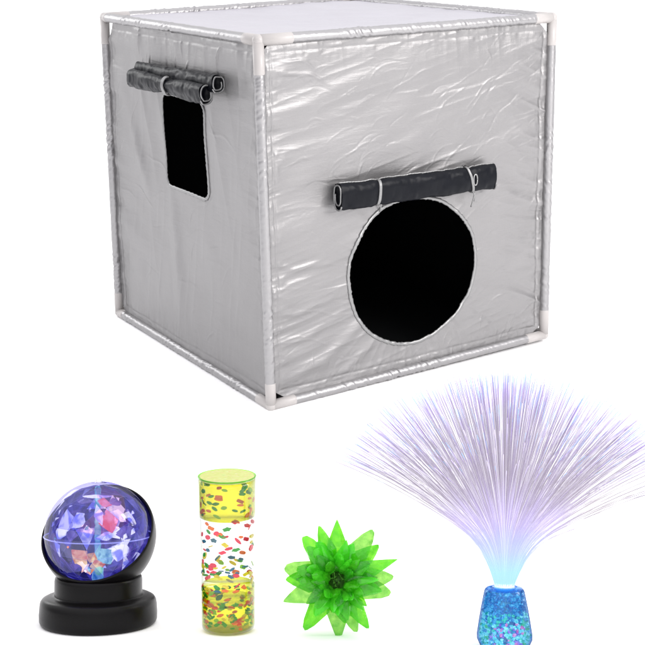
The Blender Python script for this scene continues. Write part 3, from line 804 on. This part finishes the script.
# ================================================================== SPIKY CRYSTAL BALL
spk = empty('spiky_crystal_ball', local_frame(.0151, -.0175, 0))
tag(spk, 'translucent bright green ball of pointed jelly crystals with a dark hollow middle', 'toy')
def jelly(name, c_t, c_d, k, es=0.05):
    m, nt, out = new_mat(name); L = nt.links.new
    tr = N(nt, 'ShaderNodeBsdfTransparent'); tr.inputs[0].default_value = (*c_t, 1)
    d = N(nt, 'ShaderNodeBsdfDiffuse'); d.inputs[0].default_value = (*c_d, 1)
    tl_ = N(nt, 'ShaderNodeBsdfTranslucent'); tl_.inputs[0].default_value = (*c_d, 1)
    gl = N(nt, 'ShaderNodeBsdfGlossy'); gl.inputs['Roughness'].default_value = .07; gl.inputs[0].default_value = (.75, 1, .7, 1)
    tc = N(nt, 'ShaderNodeTexCoord'); n = N(nt, 'ShaderNodeTexNoise'); n.inputs['Scale'].default_value = 130; n.inputs['Detail'].default_value = 4
    L(tc.outputs['Object'], n.inputs['Vector']); bp = N(nt, 'ShaderNodeBump'); bp.inputs['Strength'].default_value = .5; bp.inputs['Distance'].default_value = .002
    L(n.outputs[0], bp.inputs['Height']); L(bp.outputs[0], gl.inputs['Normal'])
    a = N(nt, 'ShaderNodeMixShader'); a.inputs[0].default_value = .5; L(d.outputs[0], a.inputs[1]); L(tl_.outputs[0], a.inputs[2])
    b = N(nt, 'ShaderNodeMixShader'); b.inputs[0].default_value = k; L(a.outputs[0], b.inputs[1]); L(tr.outputs[0], b.inputs[2])
    mr = N(nt, 'ShaderNodeMapRange'); mr.inputs[1].default_value = .35; mr.inputs[2].default_value = .65; mr.inputs[3].default_value = k - .2; mr.inputs[4].default_value = k + .15
    L(n.outputs[0], mr.inputs[0]); L(mr.outputs[0], b.inputs[0])
    fr = fresnel(nt)
    c = N(nt, 'ShaderNodeMixShader'); L(fr.outputs[0], c.inputs[0]); L(b.outputs[0], c.inputs[1]); L(gl.outputs[0], c.inputs[2])
    L(c.outputs[0], out.inputs[0]); return m
J1 = jelly('green_jelly', (.58, .95, .20), (.12, .64, .03), .48)
J2 = jelly('light_green_jelly', (.58, .80, .34), (.10, .55, .06), .72)
J3 = jelly('bright_green_jelly', (.56, .99, .26), (.15, .80, .05), .42)
M_core = jelly('dark_green_core', (.4, .85, .2), (.08, .50, .03), .4)
SC = Vector((0, 0, .0575))       # centre; its axis points at the viewer, a little up
ax = Vector((-.05, -1, .20)).normalized(); ex = Vector((1, 0, 0)); ex = (ex - ax * ex.dot(ax)).normalized(); ez = ex.cross(ax); ez = -ez if ez.z < 0 else ez
def spike(ang, rt, elev, w, th, r0, mat, depth=0., twist=0., blunt=.0, ring=0.):
    """flat pointed crystal: root ring, wide shoulder, tip"""
    d = ex * math.cos(ang) + ez * math.sin(ang)
    D = (d * math.cos(elev) + ax * math.sin(elev)).normalized()
    side = (ex * -math.sin(ang) + ez * math.cos(ang)); nrm = D.cross(side).normalized()
    side = side * math.cos(twist) + nrm * math.sin(twist); nrm = D.cross(side).normalized()
    O = SC + ax * depth + d * ring
    vv = []; ff = []
    secs = [(r0, .55, .7), (r0 + (rt - r0) * .38, 1., 1.), (r0 + (rt - r0) * .80, .36 + blunt, .5), (r0 + (rt - r0) * .965, .08 + blunt * .8, .14)]
    for (r, a, b) in secs:
        for (x, y) in ((-1, 0), (-.55, 1), (.45, 1), (1, 0), (.5, -1), (-.5, -1)):
            vv.append(O + D * r + side * (x * a * w / 2) + nrm * (y * b * th / 2))
    vv.append(O + D * rt + side * (blunt * w * .2)); n = 6
    for i in range(3):
        for k in range(n): ff.append((i * n + k, i * n + (k + 1) % n, (i + 1) * n + (k + 1) % n, (i + 1) * n + k))
    for k in range(n): ff.append((3 * n + k, 3 * n + (k + 1) % n, 4 * n))
    ff.append(tuple(range(n))[::-1])
    return mesh_obj('spike', vv, ff, mat, spk, smooth=False)
outl = [(320, 52), (235, 82), (160, 130), (70, 275), (78, 330), (65, 432), (165, 560), (325, 620), (408, 572), (465, 555), (572, 395), (585, 320), (607, 238), (517, 172), (490, 100)]
bl = [0, .1, .3, .25, .1, .05, .2, .0, .2, .12, .2, .15, .0, .1, .2]
lay = [J1, J1, J1, J2, J1, J2, J1, J2, J2, J1, J2, J2, J1, J1, J2]
for (x, y), b_, m_ in zip(outl, bl, lay):
    dx = (x - 320) / 4.78 / 958; dy = -(y - 335) / 4.78 / 958
    spike(math.atan2(dy, dx), math.hypot(dx, dy) * 1.02, random.uniform(-.08, .15), random.uniform(.019, .027), .008, .014, m_, -.012 if m_ is J2 else -.004, random.uniform(-.35, .35), b_)
for k in range(52):    # crowded chunky crystals standing off the ring in every direction
    a = 2.39996 * k + random.uniform(-.3, .3); el = .12 + 1.30 * (k / 51) + random.uniform(-.15, .15)
    w_ = random.uniform(.017, .026) * (1 - .30 * k / 51)
    spike(a, random.uniform(.029, .039) * (1 - .28 * k / 51), el, w_, w_ * random.uniform(.35, .75), .0, random.choice((J1, J1, J3, J3, J2)), random.uniform(-.004, .005),
          random.uniform(-1.1, 1.1), random.choice((0, .05, .15, .3)), random.uniform(.0105, .0145))
for k in range(10):   # far side
    a = 2 * PI * (k + .2) / 10
    spike(a, random.uniform(.040, .046), random.uniform(-.9, -.5), .020, .008, .012, J1, -.004, random.uniform(-.5, .5), .2)
mb = MB()
for j in range(25):
    for k in range(12):
        a = 2 * PI * j / 24; b_ = 2 * PI * k / 12
        r = .0140 + .0055 * math.cos(b_); mb.v.append(tuple(SC + (ex * math.cos(a) + ez * math.sin(a)) * r + ax * (.008 * math.sin(b_) - .002)))
for j in range(24):
    for k in range(12): mb.f.append((j * 12 + k, j * 12 + (k + 1) % 12, (j + 1) * 12 + (k + 1) % 12, (j + 1) * 12 + k)); mb.m.append(0)
mb.build('core_ring', M_core, spk)
mb = MB()
for k in range(34):    # fine hairs inside the hollow
    a = random.random() * 2 * PI; r = random.uniform(.002, .011)
    p = SC + (ex * math.cos(a) + ez * math.sin(a)) * r - ax * .010
    mb.add(*tube([p, p + ax * random.uniform(.006, .015) + ex * random.gauss(0, .003) + ez * random.gauss(0, .003)], .0005, 5))
mb.build('inner_hairs', pbr('green_rubber', (.14, .42, .05), rough=.5, noise=.3), spk)
v, f = tube([SC - ax * .013, SC - ax * .010], .017, 24)
mesh_obj('hollow_back', v, f, pbr('dark_green_rubber', (.08, .26, .03), rough=.6, noise=.3, nscale=200), spk)

# ================================================================== FIBRE OPTIC LAMP
fib = empty('fibre_optic_lamp', local_frame(.1812, -.070))
tag(fib, 'small lamp with a wide fan of lilac optical fibres above a glowing blue crystal cup', 'lamp')
M_cup = clear_mat('blue_tinted_acrylic', (.62, .86, .98), edge=(.01, .05, .26), rough=.06, emis=(.0, .05, .16), es=.3, bump=60, fm=.04, gloss=.6)
def cup_prof(k=1.):
    return [(.0150 * k, .0005), (.0200 * k, .001), (.0250 * k, .004), (.0276 * k, .0095), (.0278 * k, .014), (.0260 * k, .026), (.0236 * k, .040), (.0212 * k, .052), (.0200 * k, .0572), (.0188 * k, .0592), (.0170 * k, .0600)]
def ngon_lathe(prof, seg=72, sides=10, fl=.35):
    v, f = lathe(prof, seg, True, False)
    out = []
    for (x, y, z) in v:
        a = math.atan2(y, x); s = 2 * PI / sides; q = ((a + s / 2) % s) - s / 2
        k = math.cos(s / 2) / math.cos(q); k = 1 - fl + fl * k
        out.append((x * k, y * k, z))
    return out, f
v, f = ngon_lathe(cup_prof()); mesh_obj('cup', v, f, M_cup, fib)
M_lid = clear_mat('blue_lid', (.16, .42, .80), edge=(.04, .16, .48), rough=.1, emis=(.0, .14, .42), es=.7)
v, f = lathe([(.0186, .0588), (.0172, .0606), (.013, .0612), (.0105, .0616), (.0105, .055)], 48); mesh_obj('cup_lid', v, f, M_lid, fib)
# gel crystals packed inside
cm = {'blue': ((.01, .07, .30), (.03, .25, .65)), 'azure': ((.01, .20, .50), (.10, .50, .85)), 'cyan': ((.03, .55, .70), (.45, .98, 1.)), 'teal': ((.0, .30, .28), (.10, .85, .60)),
      'violet': ((.16, .06, .55), (.55, .30, .90)), 'pink': ((.65, .05, .40), (.95, .35, .70)), 'green': ((.0, .3, .12), (.1, .65, .3))}
CM = [glow_mat('gel_' + k, a, b_, 1.3, .06, tint=(.6, .8, 1), scale=260, gl=.12) for k, (a, b_) in cm.items()]
ck = list(cm)
mb = MB()
for i in range(1500):
    z = random.uniform(.004, .0575)
    pr = cup_prof(); R = np.interp(z, [q[1] for q in pr], [q[0] for q in pr]) - .0028
    a = random.random() * 2 * PI; r = R * math.sqrt(random.uniform(.65, 1))
    hz = z / .058
    w = random.random()
    x_ = math.sin(a)
    if hz > .66: col = random.choice(['blue', 'blue', 'azure', 'blue', 'azure'])
    elif hz > .48: col = random.choice(['blue', 'azure', 'azure', 'cyan', 'teal'])
    else:
        pool = ['cyan', 'teal', 'cyan', 'cyan', 'azure']
        if abs(math.cos(a)) < .75: pool += ['violet', 'violet', 'pink'] if True else []
        if r * math.cos(a) > .015 or r * math.cos(a) < -.017: pool += ['green', 'teal', 'cyan']
        col = random.choice(pool)
    s = random.uniform(.0012, .0026)
    bm = bmesh.new(); bmesh.ops.create_icosphere(bm, subdivisions=1, radius=s)
    mx = Matrix.Translation((r * math.cos(a), r * math.sin(a), z)) @ Matrix.Rotation(random.random() * 6, 4, Vector((random.random(), random.random(), random.random() + .1))) @ Matrix.Diagonal((1, random.uniform(.5, 1), random.uniform(.6, 1.2), 1))
    vv = [mx @ (q.co * random.uniform(.75, 1.2)) for q in bm.verts]; ff = [[q.index for q in fc.verts] for fc in bm.faces]; bm.free()
    mb.add(vv, ff, ck.index(col))
o = mb.build('gel_crystals', None, fib, smooth=False, mats=CM); o['kind'] = 'stuff'
v, f = lathe([(.015, .003), (.019, .012), (.0175, .03), (.015, .05), (.012, .0565)], 32, True, True); mesh_obj('added_glow_core', v, f, glow_mat('added_glow', (.01, .12, .45), (.08, .45, .8), .8, 0., scale=120), fib)  # glowing filler added behind the gaps between the crystals
blob('led', Vector((.002, -.0225, .0075)), .0038, glow_mat('led_pink', (1, .05, .30), (1, .3, .6), 1.2, 0.), fib, (1.2, .6, .7))
M_coll = glow_mat('glowing_collar', (.55, .95, 1), (.9, 1, 1), 1.6, 0.)
v, f = lathe([(.0098, .0600), (.0100, .0625), (.0096, .0650)], 32, False, True); mesh_obj('collar', v, f, M_coll, fib)

def fibre_mat(name, base, alpha, tipmix):
    m, nt, out = new_mat(name); L = nt.links.new
    uv = N(nt, 'ShaderNodeUVMap'); uv.uv_map = 'along'
    sp = N(nt, 'ShaderNodeSeparateXYZ'); L(uv.outputs[0], sp.inputs[0])
    em_c = N(nt, 'ShaderNodeValToRGB'); e = em_c.color_ramp.elements
    e[0].position = 0; e[0].color = (.55, .95, 1, 1); e[1].position = .975; e[1].color = tuple(tipmix) + (1,)
    for p_, c_ in ((.09, (.50, .88, .98)), (.20, (.52, .62, .96)), (.36, (.44, .38, .66)), (.55, (.22, .19, .25)), (.84, (.15, .13, .20)), (.93, (.14, .07, .36))):
        q = e.new(p_); q.color = (*c_, 1)
    L(sp.outputs[0], em_c.inputs[0])
    em = N(nt, 'ShaderNodeEmission'); L(em_c.outputs[0], em.inputs[0]); em.inputs[1].default_value = 1.
    p = N(nt, 'ShaderNodeBsdfPrincipled'); p.inputs['Base Color'].default_value = (*base, 1); p.inputs['Roughness'].default_value = .25
    ad = N(nt, 'ShaderNodeAddShader'); L(em.outputs[0], ad.inputs[0]); L(p.outputs[0], ad.inputs[1])
    # emission at the foot replaces the diffuse part
    bb = N(nt, 'ShaderNodeMapRange'); bb.inputs[1].default_value = .05; bb.inputs[2].default_value = .42
    L(sp.outputs[0], bb.inputs[0])
    ms0 = N(nt, 'ShaderNodeMixShader'); L(bb.outputs[0], ms0.inputs[0]); L(em.outputs[0], ms0.inputs[1]); L(ad.outputs[0], ms0.inputs[2])
    tr = N(nt, 'ShaderNodeBsdfTransparent'); ms = N(nt, 'ShaderNodeMixShader'); ms.inputs[0].default_value = 1 - alpha
    L(ms0.outputs[0], ms.inputs[1]); L(tr.outputs[0], ms.inputs[2]); L(ms.outputs[0], out.inputs[0])
    return m
FB = [fibre_mat('fibre_lilac', (.32, .29, .35), .48, (.04, .42, .85)), fibre_mat('fibre_grey', (.20, .18, .175), .60, (.25, .15, .6)),
      fibre_mat('fibre_white', (.65, .64, .66), .85, (.6, .5, .9)), fibre_mat('fibre_violet', (.31, .26, .41), .48, (.03, .50, .90))]
def fibre_path(phf, az, ln, x0, y0, n=22):
    pts = []; p = Vector((x0, y0, .058)); wob = random.gauss(0, .035); wob2 = random.gauss(0, .03); ph = random.random() * 6
    for i in range(n):
        t = i / (n - 1)
        s = min(1, t / .38); s = s * s * (3 - 2 * s)
        fi = phf * (.26 + .52 * s + .26 * t ** 1.5) + wob * t
        a = az + wob2 * t
        pts.append(p.copy())
        p = p + Vector((math.sin(fi) * math.cos(a), math.sin(fi) * math.sin(a), math.cos(fi))) * (ln / (n - 1))
    return pts
class FBundle:
    def __init__(s): s.v = []; s.f = []; s.u = []; s.m = []
    def add(s, pts, r, mi, seg=4):
        v, f = tube(pts, [r * (1 if i < len(pts) - 1 else .8) for i in range(len(pts))], seg, caps=False)
        b = len(s.v); s.v += [tuple(q) for q in v]; n = len(pts)
        s.u += [i / (n - 1) for i in range(n) for _ in range(seg)]
        s.f += [tuple(i + b for i in q) for q in f]; s.m += [mi] * len(f)
    def build(s, name, parent):
        o = mesh_obj(name, s.v, s.f, None, parent, True, FB, s.m)
        uvl = o.data.uv_layers.new(name='along'); vi = np.empty(len(o.data.loops), int); o.data.loops.foreach_get('vertex_index', vi)
        uu = np.array(s.u)[vi]; uvl.data.foreach_set('uv', np.stack([uu, uu * 0], 1).ravel().astype(np.float32))
        return o
def rnd_fibre(edge=False):
    if edge:
        ph = random.uniform(.75, 1.22); az = random.choice((0, PI)) + random.gauss(0, .5)
    else:
        ph = 1.12 * random.random() ** .62; az = random.random() * 2 * PI
    ln = .219 * random.uniform(.972, 1.012) * (1 - .03 * max(0, ph - .8))
    q = .0085 * min(1, ph / 1.0) * random.uniform(.55, 1)
    return fibre_path(ph, az, ln, q * math.cos(az), q * math.sin(az))
for i in range(100):
    fb = FBundle(); fb.add(rnd_fibre(i < 62), random.uniform(.00022, .00036), random.choice((1, 1, 1, 2, 2, 0)), 5); fb.build('optical_fibre', fib)
fb = FBundle()
for i in range(22):
    az = random.gauss(.0, .35); ph = random.uniform(1.2, 1.45); fb.add(fibre_path(ph, az, .21 * random.uniform(.9, 1.05), .008, 0), random.uniform(.00026, .00034), 1, 4)
for i in range(1900): fb.add(rnd_fibre(random.random() < .04), random.uniform(.00014, .00027), random.choice((0, 0, 0, 3, 1, 1, 2, 2)), 3)
o = fb.build('optical_fibres', fib); o['kind'] = 'stuff'

# ================================================================== light
w = bpy.data.worlds.new('World'); S.world = w; w.use_nodes = True
nt = w.node_tree
for n in list(nt.nodes): nt.nodes.remove(n)
out = N(nt, 'ShaderNodeOutputWorld'); bg = N(nt, 'ShaderNodeBackground'); nt.links.new(bg.outputs[0], out.inputs[0])
tc = N(nt, 'ShaderNodeTexCoord'); sp = N(nt, 'ShaderNodeSeparateXYZ'); nt.links.new(tc.outputs['Generated'], sp.inputs[0])
cr = N(nt, 'ShaderNodeValToRGB'); e = cr.color_ramp.elements
e[0].position = 0.; e[0].color = (.22, .22, .23, 1); e[1].position = 1.; e[1].color = (1, .99, 1, 1)
q = e.new(.25); q.color = (.29, .285, .31, 1); q = e.new(.6); q.color = (.79, .78, .81, 1)
nt.links.new(sp.outputs[2], cr.inputs[0])
wr = N(nt, 'ShaderNodeMapRange'); wr.inputs[1].default_value = .15; wr.inputs[2].default_value = .45; wr.inputs[3].default_value = 0; wr.inputs[4].default_value = .60
nt.links.new(sp.outputs[1], wr.inputs[0])
lt = N(nt, 'ShaderNodeMix', data_type='RGBA'); lt.blend_type = 'LIGHTEN'; lt.inputs[0].default_value = 1
nt.links.new(cr.outputs[0], lt.inputs[6]); nt.links.new(wr.outputs[0], lt.inputs[7])
nt.links.new(lt.outputs[2], bg.inputs[0]); bg.inputs[1].default_value = 1.95

def area(name, loc, target, size, power, col=(1, 1, 1)):
    l = bpy.data.lights.new(name, 'AREA'); l.shape = 'RECTANGLE'; l.size = size[0]; l.size_y = size[1]; l.energy = power; l.color = col
    o = bpy.data.objects.new(name, l); COL.objects.link(o); o.location = loc
    o.rotation_euler = (Vector(target) - Vector(loc)).to_track_quat('-Z', 'Y').to_euler()
    return o
area('softbox_key', (2.56, -1.55, 1.9), (.2, .15, .75), (1.6, 1.4), 84, (1, .975, .955))
#area('softbox_top', (-.2, -1.6, 3.6), (0, -.6, 0), (2.6, 2.0), 12)

area('added_side_light', (-2.5, 2.0, 1.7), (-.28, .45, .5), (1.2, 1.2), 20)  # light added out of frame for highlights on the left panel
S.view_settings.view_transform = 'Standard'; S.view_settings.look = 'None'; S.view_settings.exposure = 0; S.view_settings.gamma = 1
S.cycles.max_bounces = 16; S.cycles.transparent_max_bounces = 48; S.cycles.glossy_bounces = 4; S.cycles.diffuse_bounces = 4
S.cycles.sample_clamp_indirect = 4; S.cycles.use_denoising = True
